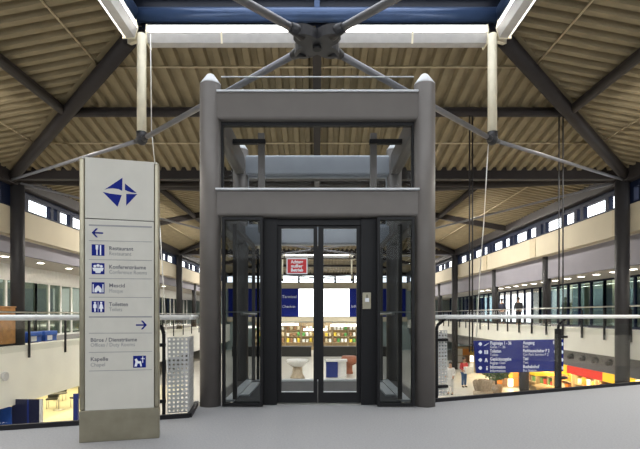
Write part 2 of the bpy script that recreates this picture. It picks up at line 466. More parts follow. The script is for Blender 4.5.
# gallery guard rails
def gallery_rail(sx, zt, zfoot, ys, label):
    r = thing('guard_rail', ((10.69 if sx < 0 else 11.06) * sx, ys[0], zfoot), label, 'railing', 'gallery railings')
    x = sx * (10.69 if sx < 0 else 11.08)
    MB().tube((x, ys[0] - 1.5, zt), (x, ys[-1] + 2, zt), .03, 10).build('handrail', 'steel', r)
    a = ys[0] - 1.4
    for y in ys:
        MB().box(x - .03, x + .03, y - .035, y + .035, zfoot, zt - .12).path([(x, y, zt - .14), (x - sx * .02, y + .02, zt - .05), (x, y + .05, zt)], .018, 6).build('post', 'lift_black', r)
    for y, y2 in zip(ys, ys[1:]):
        MB().box(x - .006, x + .006, y + .05, y2 - .05, zfoot + .25, zt - .1).build('glass_panel', 'clear_glass', r)
    return r
gallery_rail(-1, 1.20, -.48, [18.2 + 2.62 * i for i in range(-1, 12)], 'steel and glass railing on brackets along the left gallery')
gallery_rail(1, 1.42, .14, [18.9 + 1.6 * i for i in range(-1, 18)], 'steel and glass railing on brackets along the right gallery')

# downlights
def make_down():
    r = thing('ceiling_light', (0, 0, 0), '', 'downlight', 'downlights in the gallery ceilings')
    MB().lathe((0, 0, -.04), [(.17, .0), (.19, .02), (.19, .04)], 20).build('ring', 'lamp_white', r, True)
    MB().lathe((0, 0, -.055), [(.05, 0), (.15, .015), (.15, .03)], 18).build('diffuser', 'down_glow', r, True)
    return r
d0 = make_down(); first = True
ORD = ['nearest', 'second', 'third', 'fourth', 'fifth', 'sixth', 'seventh', 'eighth', 'ninth', 'tenth', 'eleventh', 'twelfth', 'thirteenth', 'fourteenth', 'fifteenth', 'sixteenth', 'seventeenth', 'eighteenth']
for i in range(9):
    o = d0 if first else copy_tree(d0); first = False
    o.location = (-12.3, 19.3 + 2.5 * i, 3.44); o['label'] = f'{ORD[i]} round downlight in the cream ceiling of the left gallery'
for i in range(16):
    o = copy_tree(d0); o.location = (12.35, 17.9 + 1.25 * i, 2.92); o['label'] = f'{ORD[i]} round downlight in the ceiling edge of the right gallery'

# gallery room fronts
def front(xw, y0, y1, z0, z1, mull, fm, gm, label, mw=.09):
    W = window_obj((xw, (y0 + y1) / 2, z0), label)
    mb = MB().box(xw - .06, xw + .06, y0, y1, z0, z0 + .1).box(xw - .06, xw + .06, y0, y1, z1 - .08, z1)
    for y in mull: mb.box(xw - .06, xw + .06, y - mw / 2, y + mw / 2, z0 + .1, z1 - .08)
    mb.build('frame', fm, W)
    for a, b in zip(mull, mull[1:]): MB().box(xw - .008, xw + .008, a + mw / 2, b - mw / 2, z0 + .1, z1 - .08).build('pane', gm, W)
    return W
def rng(a, b, s):
    out = []
    while a < b + 1e-6: out.append(a); a += s
    return out
tag(MB().box(-14.3, -14.1, GYA, GYB, 2.78, 3.44).build('wall_left', 'mullion_white'), 'white wall strip above the left gallery shop windows', 'wall', kind='structure')
for k in range(3, 8):
    y0 = GYA + BAY * k
    front(-14.2, y0, y0 + BAY, 0, 2.78, [y0 + .0 + BAY / 6 * i for i in range(7)], 'mullion_white', 'sage_glass',
          f'{ORD[k-3]} bay of glazed room fronts with white mullions on the left gallery', .12)
for k in range(3, 8):
    y0 = GYA + BAY * k
    front(14.5, y0, y0 + BAY, .45, 2.92, [y0 + BAY / 6 * i for i in range(7)], 'navy_frame', 'clear_glass' if k in (5,) else 'teal_glass',
          f'{ORD[k-3]} bay of dark glazed room fronts on the right gallery', .1)
# curtains / partitions inside the right rooms
for i, y in enumerate((17.6, 19.0, 20.6, 22.6, 24.9, 27.0, 29.0)):
    tag(MB().box(15.0, 15.12, y, y + (.5 if i % 2 else .75), .45, 2.9).build('curtain', 'beige_post'), f'{ORD[i]} beige curtain strip behind the dark windows of the right gallery', 'curtain', 'curtain strips in the right gallery rooms')
# back rooms
tag(MB().box(15.9, 16.0, GYA, 33.0, .45, 2.92).build('wall_right', 'room_wall'), 'grey teal back wall of the right gallery rooms', 'wall', kind='structure')
tag(MB().box(-16.6, -16.5, GYA, GYB, 0, 3.44).build('wall_left', 'room_wall'), 'grey green back wall of the left gallery rooms', 'wall', kind='structure')
W = window_obj((17.6, 44, .5), 'tall bright outside window at the end of the right gallery rooms')
mb = MB()
for i in range(9): mb.box(17.52, 17.68, 40 + i * 1.5 - .08, 40 + i * 1.5 + .08, .5, 3.1)
mb.build('frame', 'navy_frame', W)
for i in range(8): MB().box(17.59, 17.61, 40.08 + i * 1.5, 40 + (i + 1) * 1.5 - .08, .5, 3.1).build('pane', 'sky_glass', W)

tag(MB().box(16.9, 17.1, 52, YEND, .45, 2.92).build('wall_right', 'warm_wall'), 'cream back wall at the far end of the right gallery', 'wall', kind='structure')
# right gallery air nozzles
for i in range(9):
    y = 18.9 + .95 * i
    mb = MB().tube((11.35, y, -.72), (11.28, y, -.74), .13, 16).tube((11.28, y, -.74), (11.14, y, -.80), .10, 16, .07)
    tag(mb.build('air_nozzle', 'nozzle'), f'{ORD[i]} round air nozzle on the grey band below the right parapet', 'air nozzle', 'air nozzles below the right parapet')
mb = MB().tube((-10.74, 16.75, -1.0), (-10.62, 16.75, -1.0), .15, 16)
tag(mb.build('wall_lamp', 'perf_grey'), 'round grey fitting on the deep cream fascia, left gallery', 'wall fitting')

# left gallery furniture
c = thing('service_counter', (-11.1, 16.6, 0), 'orange brown wooden counter behind the railing of the left gallery', 'counter')
MB().box(-11.34, -10.86, 15.4, 17.66, .08, 1.36, .02).build('body', 'wood_orange', c)
MB().box(-11.36, -10.84, 15.38, 17.68, 1.36, 1.41, .01).build('worktop', 'wood_orange', c)
MB().box(-11.3, -10.9, 15.5, 17.6, 0.002, .08).build('plinth', 'lift_black', c)
for i in range(4):
    y = 17.0 + i * 1.18
    s_ = thing('bench_seat', (-11.62, y + .4, 0), f'{ORD[i]} low blue upholstered seat with white side panel behind the left gallery railing', 'seat', 'blue seats on the left gallery')
    MB().box(-11.86, -11.40, y, y + 1.0, .22, .42, .03).build('cushion', 'seat_blue', s_)
    MB().box(-11.84, -11.42, y + .05, y + .95, 0, .22).build('plinth', 'seat_blue', s_)
    MB().box(-11.41, -11.39, y + .18, y + .55, .04, .24).build('side_panel', 'white_print', s_)

# lower left partition
p = thing('partition', (-12, 17.5, LOW), 'blue and navy partition with white edge post under the left gallery', 'partition')
MB().box(-14.5, -10.86, 17.4, 17.5, LOW, -2.17).build('panel', 'seat_blue', p)
MB().box(-10.84, -9.86, 17.42, 17.48, LOW, -1.9).build('door_leaf', 'panel_navy', p)
MB().box(-10.3, -10.24, 17.40, 17.5, LOW, -1.9).build('door_rail', 'panel_blue', p)
MB().box(-9.86, -9.78, 17.4, 17.5, LOW, -1.9).build('edge_post', 'mullion_white', p)
MB().box(-8.66, -8.50, 17.4, 17.5, LOW, -1.7).build('end_post', 'panel_blue', p)
def cafe_chair(x, y, rz, label):
    t = thing('cafe_chair', (x, y, LOW + .012), label, 'chair', 'chairs in the lower seating area', rz=rz)
    MB().box(-.24, .24, -.24, .24, .40, .47, .02).build('seat', 'counter_dark', t, True)
    MB().box(-.24, .24, .20, .26, .47, .88, .02).build('backrest', 'counter_dark', t, True)
    for a in (-.2, .2):
        for b in (-.2, .2): MB().tube((a, b, 0), (a, b, .42), .018, 6).build('leg', 'steel', t, True)
cafe_chair(-12.2, 22.6, .3, 'black chair to the left of the round table on ochre carpet')
cafe_chair(-11.2, 22.9, -.5, 'black chair to the right of the round table on ochre carpet')
cafe_chair(-12.9, 24.6, .1, 'black chair farther back on ochre carpet')
t = thing('cafe_table', (-11.7, 22.2, LOW + .012), 'small round table on ochre carpet in the lower seating area', 'table')
MB().lathe((-11.7, 22.2, LOW + .74), [(.35, 0), (.35, .03)], 20).build('tabletop', 'counter_dark', t)
MB().tube((-11.7, 22.2, LOW + .03), (-11.7, 22.2, LOW + .74), .03, 10).build('stem', 'steel', t)
MB().lathe((-11.7, 22.2, LOW + .012), [(.25, 0), (.05, .03)], 20).build('foot', 'steel', t)

# ------------------------------------------------------------------ landing guard rails
ZH = 1.075
def rail_run(r, A, B, posts, zt=ZH, wide=()):
    A, B = Vector(A), Vector(B); d = (B - A).normalized()
    n = Vector((-d.y, d.x, 0))                       # away from the landing
    if n.y < 0: n = -n
    up = Vector((0, 0, 1))
    MB().tube(A + up * zt - n * .0, B + up * zt, .028, 14).build('handrail', 'rail_steel', r)
    MB().bar(A + up * .02, B + up * .02, .05, .05).build('base_channel', 'edge_trim', r)
    cuts = [0] + [p for p in posts] + [(B - A).length]
    for a, b in zip(cuts, cuts[1:]):
        if b - a < .2: continue
        MB().bar(A + d * (a + .06) + up * .52, A + d * (b - .06) + up * .52, .012, .9).build('glass_panel', 'clear_glass', r)
    for p in posts:
        c = A + d * p + n * .06
        ps = MB().bar(c + up * -.1, c + up * .90, .03, .11 if p in wide else .035, up=d).build('post', 'lift_black', r)
        MB().path([c + up * .90, c + up * .97 + d * .02, c + up * 1.02 + d * .07 - n * .03, c + up * (zt - .02) + d * .09 - n * .06], .02, 8).build('bracket_arm', 'lift_black', ps)
        for z in (.18, .78):
            MB().bar(c + up * z - d * .02, c + up * z + d * .17, .05, .035).build('glass_clip', 'lift_black', ps)
r = thing('guard_rail', EDGE_R0, 'glass guard rail with steel handrail right of the lift', 'railing', 'guard rails of the landing')
rail_run(r, EDGE_R0, EDGE_R1, [.10, 2.27, 5.0], wide=(2.27,))
r = thing('guard_rail', EDGE_L0, 'glass guard rail with steel handrail behind the totem sign', 'railing', 'guard rails of the landing')
rail_run(r, EDGE_L1, EDGE_L0, [.26, 3.9])
MB().tube(EDGE_L1 + Vector((0, 0, ZH)), (-1.44, 5.86, ZH), .028, 14).build('handrail', 'rail_steel', r)
MB().bar(EDGE_L1 + Vector((0, 0, .02)), (-1.475, 6.02, .02), .05, .05).build('base_channel', 'edge_trim', r)

def perforated(A, B, z0, z1, pitch, hole, parent, mtl):
    A, B = Vector(A), Vector(B); d = (B - A); L = d.length; d.normalize()
    nx = max(1, int(L / pitch)); nzz = int((z1 - z0) / pitch)
    px = L / nx; pz = (z1 - z0) / nzz; mb = MB()
    def pt(u, z): return A + d * u + Vector((0, 0, z))
    for i in range(nx):
        for j in range(nzz):
            u0, u1, v0, v1 = i * px, (i + 1) * px, z0 + j * pz, z0 + (j + 1) * pz
            mu, mv = px * (1 - hole) / 2, pz * (1 - hole) / 2
            a, b, c_, e = u0 + mu, u1 - mu, v0 + mv, v1 - mv
            mb.quad(pt(u0, v0), pt(u1, v0), pt(b, c_), pt(a, c_)); mb.quad(pt(u1, v0), pt(u1, v1), pt(b, e), pt(b, c_))
            mb.quad(pt(u1, v1), pt(u0, v1), pt(a, e), pt(b, e)); mb.quad(pt(u0, v1), pt(u0, v0), pt(a, c_), pt(a, e))
    bmesh.ops.remove_doubles(mb.bm, verts=mb.bm.verts, dist=1e-4)
    o = mb.build('perforated_sheet', mtl, parent)
    so = o.modifiers.new('thick', 'SOLIDIFY'); so.thickness = .004
    return o
s_ = thing('perforated_screen', (-1.5, 5.3, .05), 'grey perforated metal screen between totem sign and lift', 'screen')
perforated((-1.60, 5.24, 0), (-1.395, 5.32, 0), .05, .86, .044, .46, s_, 'perf_grey')
perforated((-1.395, 5.32, 0), (-1.46, 5.78, 0), .05, .86, .050, .42, s_, 'perf_grey')
s_ = thing('perforated_screen', (1.6, 6.3, .05), 'narrow grey perforated metal screen at the right column of the lift', 'screen')
perforated((1.44, 6.302, 0), (1.703, 6.417, 0), .05, .90, .044, .5, s_, 'perf_grey')

# ------------------------------------------------------------------ glass lift
XL, XR, YF, YB = -1.293, 1.305, 5.95, 8.30
xm = (XL + XR) / 2
lift = thing('glass_lift', (xm, 7.1, 0), 'grey steel framed glass lift with double doors in the middle of the landing', 'lift')
for x in (XL, XR):
    for y in (YF, YB):
        zb = 0 if y == YF else LOW
        c = MB().lathe((x, y, zb), [(.128, 0), (.128, 3.885 - zb)], 28).build('column', 'lift_grey', lift)
        MB().lathe((x, y, 3.885), [(.128, 0), (.122, .018), (.045, .125), (.02, .14)], 28).build('cap', 'cap_white', c)
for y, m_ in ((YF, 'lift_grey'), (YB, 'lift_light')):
    for z0, z1 in ((3.448, 3.785), (2.28, 2.605)):
        MB().box(XL + .06, XR - .06, y - .085, y + .085, z0, z1, .035, 3).build('cross_beam', m_, lift)
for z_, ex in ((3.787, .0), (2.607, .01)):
    MB().box(XL + .09 - ex, XR - .09 + ex, YF - .12 if ex else YF - .1, YF + .02, z_ - .016, z_ + .008, .006).build('white_strip', 'cap_white', lift)  # thin white strip along the top of each front beam
for x in (XL, XR):
    for z0, z1 in ((3.448, 3.785), (2.28, 2.605)):
        MB().box(x - .08, x + .08, YF + .1, YB - .1, z0, z1, .03, 3).build('side_beam', 'lift_grey', lift)
MB().box(XL + .06, XR - .06, YB - .08, YB + .08, -.12, .0).build('sill_beam', 'lift_grey', lift)
for x in (XL, XR): MB().box(x - .08, x + .08, YF + .24, YB - .1, -.12, 0).build('sill_beam', 'lift_grey', lift)
# top glass parapet and fixings
g = MB().box(XL + .13, XR - .13, YF - .01, YF + .006, 3.77, 3.985).build('glass_parapet', 'parapet_glass', lift)
MB().box(XL + .13, XR - .13, YF - .012, YF + .008, 3.985, 3.995).build('glass_edge', 'sill_grey', g)
mb = MB()
for i in range(4): mb.tube((XL + .4 + i * .6, YF - .03, 3.82), (XL + .4 + i * .6, YF - .01, 3.82), .016, 10)
mb.build('glass_fixing', 'steel', g)
def X(px, y=6.0): return (px - CX) / F * y
def Z(py, y=6.0): return EYE + (HY - py) / F * y
def framed(name, x0, x1, z0, z1, y, t, fm, gm, parent, dep=.06):
    f = MB().box(x0, x1, y - dep / 2, y + dep / 2, z0, z0 + t).box(x0, x1, y - dep / 2, y + dep / 2, z1 - t, z1)
    f.box(x0, x0 + t, y - dep / 2, y + dep / 2, z0 + t, z1 - t).box(x1 - t, x1, y - dep / 2, y + dep / 2, z0 + t, z1 - t)
    o = f.build(name, fm, parent)
    MB().box(x0 + t, x1 - t, y - .006, y + .006, z0 + t, z1 - t).build('glass_pane', gm, o)
    return o
# upper window
framed('upper_window', XL + .11, XR - .11, 2.605, 3.448, 6.0, .04, 'lift_black', 'lift_glass', lift, .07)
framed('rear_window', XL + .11, XR - .11, 2.605, 3.448, YB, .03, 'lift_light', 'lift_glass', lift, .05)
# side glazing of the shaft
for x in (XL, XR):
    for z0, z1 in ((2.605, 3.448), (0, 2.28)):
        MB().box(x - .006, x + .006, YF + .11, YB - .11, z0, z1).build('shaft_glass', 'car_glass', lift)
# sidelights
YS = 5.88
for a, b in ((222.5, 263), (377, 414)):
    sl = framed('sidelight', X(a, YS), X(b, YS), .0 + .012, 2.27, YS, .032, 'lift_black', 'side_glass', lift, .07)
    MB().box(X(a, YS) + .03, X(b, YS) - .03, YS + .008, YS + .022, 1.128, 1.144).build('mid_rail', 'steel', sl)
# jambs, header
YD = 6.06
for a, b in ((262, 277.5), (360.5, 379)):
    MB().box(X(a, YD), X(b, YD), YD - .08, YD + .06, 0.005, 2.30).build('door_jamb', 'lift_black', lift)
MB().box(X(277.5, YD), X(360.5, YD), YD - .06, YD + .06, Z(226, YD), 2.30).build('door_header', 'lift_black', lift)
MB().box(X(277.5, YD), X(360.5, YD), YD - .07, YD + .08, -.01, .014).build('threshold', 'steel', lift)
# doors
for a, b, ga, gb in ((277.5, 317.4, 281.5, 313.5), (318.2, 360.5, 323.5, 356.5)):
    x0, x1, g0, g1 = X(a, YD), X(b, YD), X(ga, YD), X(gb, YD)
    z0, z1, h0, h1 = .018, Z(226, YD), Z(392, YD), Z(228.5, YD)
    y0, y1 = YD - .025, YD + .025
    d = MB().box(x0, x1, y0, y1, z0, h0).box(x0, x1, y0, y1, h1, z1).box(x0, g0, y0, y1, h0, h1).box(g1, x1, y0, y1, h0, h1).build('door', 'lift_black', lift)
    MB().box(g0, g1, YD - .005, YD + .005, h0, h1).build('glass_pane', 'clear_glass', d)
    MB().box(g0, g1, YD - .02, YD - .006, h0 - .004, h0 + .012).build('glazing_bead', 'sill_grey', d)
# call panel
q = MB().box(X(362.5, 5.97), X(371, 5.97), 5.965, 5.98, Z(309, 5.97), Z(292.5, 5.97), .004).build('call_panel', 'bronze_steel', lift)
MB().box(X(365, 5.97), X(369, 5.97), 5.955, 5.967, Z(302, 5.97), Z(298, 5.97), .003).build('call_button', 'white_print', q)
MB().box(X(366.5, 5.97), X(367.4, 5.97), 5.96, 5.967, Z(298, 5.97), Z(294.5, 5.97)).build('key_slot', 'lift_black', q)
# car
car = MB().box(-1.05, 1.06, 6.20, 8.10, -.06, .004).build('car_floor', 'car_floor', lift)
mb = MB()
for s in (-1, 1):
    xx = xm + s * 1.12
    mb.box(min(xx - .06, xx + .06), max(xx - .06, xx + .06), 6.2, 8.2, 0, .03)
    mb.box(xm + s * .98 - .06, xm + s * .98 + .06, 6.6, 7.8, 0, .03)
mb.box(-1.17, 1.18, 8.12, 8.22, 0, .03)
mb.build('shaft_sill', 'sill_grey', lift)
for s in (-1, 1):
    xx = xm + s * 1.05
    f = MB()
    for y in (6.24, 8.06): f.box(xx - .025, xx + .025, y - .025, y + .025, 0.03, 2.24)
    f.box(xx - .025, xx + .025, 6.24, 8.06, 2.2, 2.26)
    f = f.build('car_frame', 'lift_grey', lift)
    MB().box(xx - .005, xx + .005, 6.27, 8.03, .05, 2.2).build('glass_pane', 'car_glass', f)
    MB().tube((xx - s * .06, 6.4, 1.115), (xx - s * .06, 7.9, 1.115), .02, 10).build('car_handrail', 'steel', f)
    # guide rail
    gx = xm + s * .81
    gr = MB().box(gx - .045, gx + .045, 7.05, 7.15, 2.3, 3.72).build('guide_rail', 'lift_grey', lift)
    MB().box(min(xm + s * 1.24, gx - s * .06), max(xm + s * 1.24, gx - s * .06), 7.04, 7.12, 3.57, 3.63).build('rail_bracket', 'lift_black', gr)
rd = MB()
for a, b in ((-1.0, -.96), (-.02, .03), (.97, 1.01)): rd.box(a, b, 8.13, 8.17, .03, 2.2)
rd = rd.build('rear_door', 'lift_black', lift)
MB().box(-.96, -.02, 8.145, 8.155, .03, 2.2).build('glass_pane', 'clear_glass', rd)
MB().box(.03, .97, 8.145, 8.155, .03, 2.2).build('glass_pane', 'clear_glass', rd)

# red notice on the left door
yn = YD - .03
n_ = MB().box(X(286.5, yn), X(307.5, yn), yn - .004, yn + .02, Z(274, yn), Z(258, yn)).build('notice_sign', 'white_print')
tag(n_, 'small red notice sign with white writing on the left lift door glass', 'sign')
nl = MB().box(X(287.6, yn), X(306.4, yn), yn - .006, yn - .003, Z(273, yn), Z(259.2, yn)).build('red_face', 'red_print', n_)
for i, s in enumerate(('Achtung', 'außer', 'Betrieb')):
    lettering(s, .055, (X(297, yn), yn - .0065, Z(263.3 + i * 4.1, yn)), (1, 0, 0), nl, 'white_print', local=False, align='CENTER', bold=.002, width=.15)

# ------------------------------------------------------------------ totem sign
TA, TB = Vector((-2.045, 4.21, 0)), Vector((-1.41, 4.38, 0))
TW = (TB - TA).length; TR = math.atan2(TB.y - TA.y, TB.x - TA.x)
tot = thing('totem_sign', (TA + TB) / 2, 'tall grey wayfinding totem with blue logo and pictograms on a steel base', 'sign', rz=TR)
def tp(px, py):
    """pixel on the totem's face -> (local x, local z)"""
    d = Vector(((px - CX) / F, 1, (HY - py) / F)); u = (TB - TA).normalized(); n = Vector((-u.y, u.x, 0))
    k = TA.dot(n) / d.dot(n); q = d * k
    return (q - (TA + TB) / 2).dot(u), q.z + EYE
hx = TW / 2
MB().box(-hx, hx, .0, .12, 0, .272, .004).build('base', 'bronze_steel', tot, True)
for s in (-1, 1):
    MB().box(min(s * hx, s * (hx - .045)), max(s * hx, s * (hx - .045)), .0, .12, .272, 2.46, .018, 3).build('edge_profile', 'bronze_steel', tot, True)
MB().box(-hx + .045, hx - .045, .025, .10, .272, 2.45).build('core', 'lift_black', tot, True)
MB().box(-hx + .02, hx - .02, .0, .12, 2.45, 2.462).build('top_cap', 'totem_panel', tot, True)
zsplit = tp(100, 219)[1]
up = MB().box(-hx + .048, hx - .046, -.004, .02, zsplit + .004, 2.45).build('logo_panel', 'totem_panel', tot, True)
lp = MB().box(-hx + .048, hx - .046, -.004, .02, .276, zsplit - .004).build('text_panel', 'totem_panel', tot, True)
def decal(polys, name, m_, parent, dy=-.0045):
    mb = MB()
    for poly in polys: mb.prism([(x, dy, z) for x, z in poly], (0, -.0015, 0))
    return mb.build(name, m_, parent, True)
def crop(pts): return [tp(95 + a / 9.98, 170 + b / 9.98) for a, b in pts]
decal([crop([(95, 198), (275, 78), (272, 210), (235, 192), (180, 184), (130, 187)]), crop([(300, 135), (418, 232), (370, 226), (325, 212), (299, 200)]),
       crop([(78, 220), (150, 236), (268, 252), (225, 368)]), crop([(312, 240), (422, 242), (312, 357)])], 'logo', 'logo_blue', up)
def line(ya, yb, th, m_='ink_light'):
    xa, za = tp(89, ya); xb, zb = tp(152, yb)
    decal([[(xa, za - th), (xb, zb - th), (xb, zb + th), (xa, za + th)]], 'divider_line', m_, lp)
line(225.2, 227.2, .007)
for ya, yb in ((240.6, 242), (259.6, 260.6), (278.4, 279), (297.2, 297.6), (333.2, 333), (352.4, 351.4), (371, 369.6)): line(ya, yb, .0025)
line(317, 316.8, .006)
def arrow(cx_, cy, s, sgn):
    x, z = tp(cx_, cy)
    def t(l): return [(x + sgn * a * s, z + b * s) for a, b in l]
    shaft = t([(-1, -.14), (.7, -.14), (.7, .14), (-1, .14)])
    h1 = t([(1, 0), (.25, .85), (-.1, .85), (.55, .0)]); h2 = t([(1, 0), (.55, 0), (-.1, -.85), (.25, -.85)])
    decal([shaft, h1, h2], 'arrow', 'logo_blue', lp)
arrow(97.5, 233, .046, -1); arrow(141.5, 325, .046, 1)
def icon(px0, py0, px1, py1, shapes):
    x0, z1 = tp(px0, py0); x1, z0 = tp(px1, py1)
    p_ = decal([[(x0, z0), (x1, z0), (x1, z1), (x0, z1)]], 'pictogram', 'logo_blue', lp)
    decal([[(x0 + (x1 - x0) * a, z0 + (z1 - z0) * b) for a, b in s] for s in shapes], 'symbol', 'white_print', p_, -.0062)
def circ(cx_, cy, r, n=12): return [(cx_ + r * math.cos(2 * PI * i / n), cy + r * math.sin(2 * PI * i / n)) for i in range(n)]
def rect(a, b, c_, d_): return [(a, b), (c_, b), (c_, d_), (a, d_)]
icon(91.8, 244.3, 104.6, 256, [[(.30, .95), (.52, .95), (.50, .55), (.46, .5), (.46, .06), (.37, .06), (.37, .5), (.32, .55)], rect(.64, .06, .74, .95)])
icon(91.8, 263, 104.6, 274.4, [circ(.25, .72, .12), circ(.5, .78, .13), circ(.75, .72, .12), [(.06, .58), (.94, .58), (.86, .28), (.14, .28)], [(.25, .3), (.75, .3), (.68, .1), (.32, .1)]])
icon(91.8, 282.2, 104.6, 293.6, [rect(.08, .1, .16, .82), rect(.84, .1, .92, .82), [(.22, .1), (.22, .4), (.35, .6), (.5, .74), (.65, .6), (.78, .4), (.78, .1), (.6, .1), (.5, .3), (.4, .1)]])
icon(91.8, 301, 104.6, 312.4, [circ(.26, .84, .09), [(.26, .76), (.38, .7), (.40, .4), (.32, .36), (.32, .06), (.2, .06), (.2, .36), (.12, .4), (.14, .7)], circ(.74, .84, .09),
      [(.74, .76), (.84, .7), (.92, .32), (.81, .32), (.81, .06), (.67, .06), (.67, .32), (.56, .32), (.64, .7)], rect(.48, .06, .52, .94)])
icon(133.2, 355.8, 146, 367.4, [[(.1, .1), (.18, .5), (.12, .7), (.26, .78), (.4, .55), (.62, .55), (.68, .1), (.56, .1), (.52, .35), (.34, .35), (.3, .1)], rect(.72, .4, .78, .95), rect(.6, .72, .9, .78)])
def words(px, py, s1, s2, py2, wpx1=None, wpx2=None):
    for s, y_, w_, m_ in ((s1, py, wpx1, 'ink'), (s2, py2, wpx2, 'ink_light')):
        x, z = tp(px, y_)
        lettering(s, .047, (x, -.0045, z), (1, 0, 0), lp, m_, align='LEFT', bold=.0008 if m_ == 'ink' else 0, width=(w_ / 122 if w_ else None))
words(109, 250, 'Restaurant', 'Restaurant', 255.2, 24, 22)
words(109, 268.6, 'Konferenzräume', 'Conference Rooms', 273.8, 37, 38)
words(109, 287.2, 'Mescid', 'Mosque', 292.6, 15.5, 13.5)
words(109, 306, 'Toiletten', 'Toilets', 311.2, 19, 13)
words(90.5, 341.8, 'Büros / Diensträume', 'Offices / Duty Rooms', 346.8, 46, 44)
words(90.5, 361, 'Kapelle', 'Chapel', 366.6, 17, 14)

# ------------------------------------------------------------------ hanging blue sign
YB_ = 13.35
bs = thing('hanging_sign', P(519, 373, YB_), 'wide blue hanging direction sign with white writing right of the lift', 'sign')
a0, a1 = P(474.5, 341, YB_ + .05), P(563.5, 339.4, YB_ - .05); b0, b1 = P(477, 373.2, YB_ + .05), P(563.5, 371.2, YB_ - .05)
pb = MB().prism([b0, b1, a1, a0], (0, .12, 0)).build('panel', 'sign_blue', bs)
def sgn_txt(px, py, s, h, w_=None, m_='print_pale', bold=.003):
    lettering(s, h, P(px, py, YB_ - .09) , (1, -.012, 0), pb, m_, local=False, bold=bold, width=(w_ / F * YB_ if w_ else None))
rows = [('Flugsteige 1 - 36', 'Gates 1 - 36', 21, 15), ('Toiletten', 'Toilets', 11, 8), ('Gepäckausgabe', 'Baggage Claim', 21, 15), ('Information', 'Information', 15, 15)]
for i, (s1, s2, w1, w2) in enumerate(rows):
    y_ = 344.6 + i * 7.95
    sgn_txt(490, y_, s1, .125, w1); sgn_txt(490, y_ + 3.5, s2, .10, w2, bold=.0)
rows = [('Ausgang', 'Exit', 11.5, 5), ('Parkhausschalter P 2', 'Car Park Service P 2', 26, 25), ('Taxi', 'Taxi', 5.2, 5), ('Busbahnhof', 'Bus Station', 16, 13)]
for i, (s1, s2, w1, w2) in enumerate(rows):
    y_ = 344.2 + i * 7.95
    sgn_txt(523, y_, s1, .125, w1); sgn_txt(523, y_ + 3.5, s2, .10, w2, bold=.0)
sgn_txt(553, 344, 'EXIT', .125, 6)
def sdec(cx_, cy, polys, nm):
    c_ = P(cx_, cy, YB_ - .075); mb = MB(); k = YB_ / F
    for po in polys: mb.prism([(c_.x + x * k, c_.y - .03 , c_.z + z * k) for x, z in po], (0, .02, 0))
    mb.build(nm, 'print_pale', pb)
for i in range(4):
    y_ = 344 + i * 7.95
    sdec(480, y_, [[(-2, 0), (0, 2), (1.6, .9), (1.6, -.9), (0, -2)]], 'arrow')
    sdec(561.5, y_ , [[(-1.2, 0), (.3, 1.8), (1.2, 1), (1.2, -1), (.3, -1.8)]], 'arrow')
sdec(486, 344, [[(-2.6, -1.8), (-1.4, -1), (2.6, 1.2), (1.6, .2), (-1, -1.6)]], 'plane_symbol')
sdec(486, 352, [rect(-1.8, -2, -.6, 1.8), rect(.3, -2, 1.6, 1.8)], 'toilet_symbol')
sdec(486, 360, [[(-.6, 1.8), (.6, 1.6), (1.4, -2), (.5, -2), (0, -.2), (-1, -2), (-1.6, -2)]], 'figure_symbol')
sdec(486.5, 368, [rect(-.4, -2, .8, .4), circ(.2, 1.4, .6, 8)], 'information_symbol')
sdec(556, 351.6, [circ(0, 0, 2.3, 14)], 'parking_symbol')
sdec(556, 360, [[(-2, -.8), (2, -.8), (1.8, .3), (.9, 1.2), (-.9, 1.2), (-1.8, .3)]], 'taxi_symbol')
sdec(556, 368, [rect(-1.6, -1.8, 1.6, -.4), rect(-1.6, .2, 1.6, 1.6)], 'bus_symbol')
for px in (469.5, 472.5, 559, 563):
    tpz = 6.70
    p1 = P(px, 342, YB_ + .38)
    MB().tube((p1.x, p1.y, p1.z - .28), (p1.x, p1.y, tpz), .02, 8).build('hanger_rod', 'node_steel', bs)
for px, qx in ((471, 477), (561, 562)):
    for py in (344.5, 350):
        MB().bar(P(px, py, YB_ + .38), P(qx, py, YB_ + .12), .03, .04).build('side_clamp', 'node_steel', bs)

# thin white cables
q = P(490, 139, 10.58)
tag(MB().path([q + Vector((0, .05, .15)), P(487.5, 157, 10.7), P(484, 220, 11.4), P(480, 270, 12.2), P(476.5, 338, 13.38)], .011, 6).build('cable', 'lamp_white'), 'thin white cable hanging from the right strut to the blue sign', 'cable')
tag(MB().path([P(150.5, 34, 10.5), P(151.5, 130, 10.7), P(155, 165, 11), P(160, 228, 11.6), P(166, 330, 12.4), Vector((P(170, 400, 13).x, 13, LOW + .02))], .011, 6).build('cable', 'lamp_white'), 'thin white cable hanging beside the left strut behind the totem', 'cable')

# ------------------------------------------------------------------ far end of the hall
yw = YEND
tag(MB().box(-17.5, 17.5, yw, yw + .3, 4.35, 5.05).build('wall_back', 'beige_wall'), 'beige band across the far end wall of the hall', 'wall', kind='structure')
tag(MB().box(-17.5, 17.5, yw + .02, yw + .3, LOW, 4.35).build('wall_back', 'room_wall'), 'far end wall of the hall behind the shops', 'wall', kind='structure')
W = window_obj((0, yw, 5.05), 'row of high windows in navy frames across the far end wall')
mb = MB().box(-17.5, 17.5, yw, yw + .2, 5.05, 5.12).box(-17.5, 17.5, yw, yw + .2, 5.95, 6.3)
edges = [-11.2 + i * 2.24 for i in range(11)]
for e in edges: mb.box(e - .12, e + .12, yw, yw + .2, 5.12, 5.95)
mb.build('frame', 'navy_frame', W)
for a, b in zip(edges, edges[1:]): MB().box(a + .12, b - .12, yw + .1, yw + .12, 5.12, 5.95).build('pane', 'sky_glass', W)
bn = thing('banner', (0, yw - .1, .86), 'long blue banner with white writing on the far end wall', 'banner')
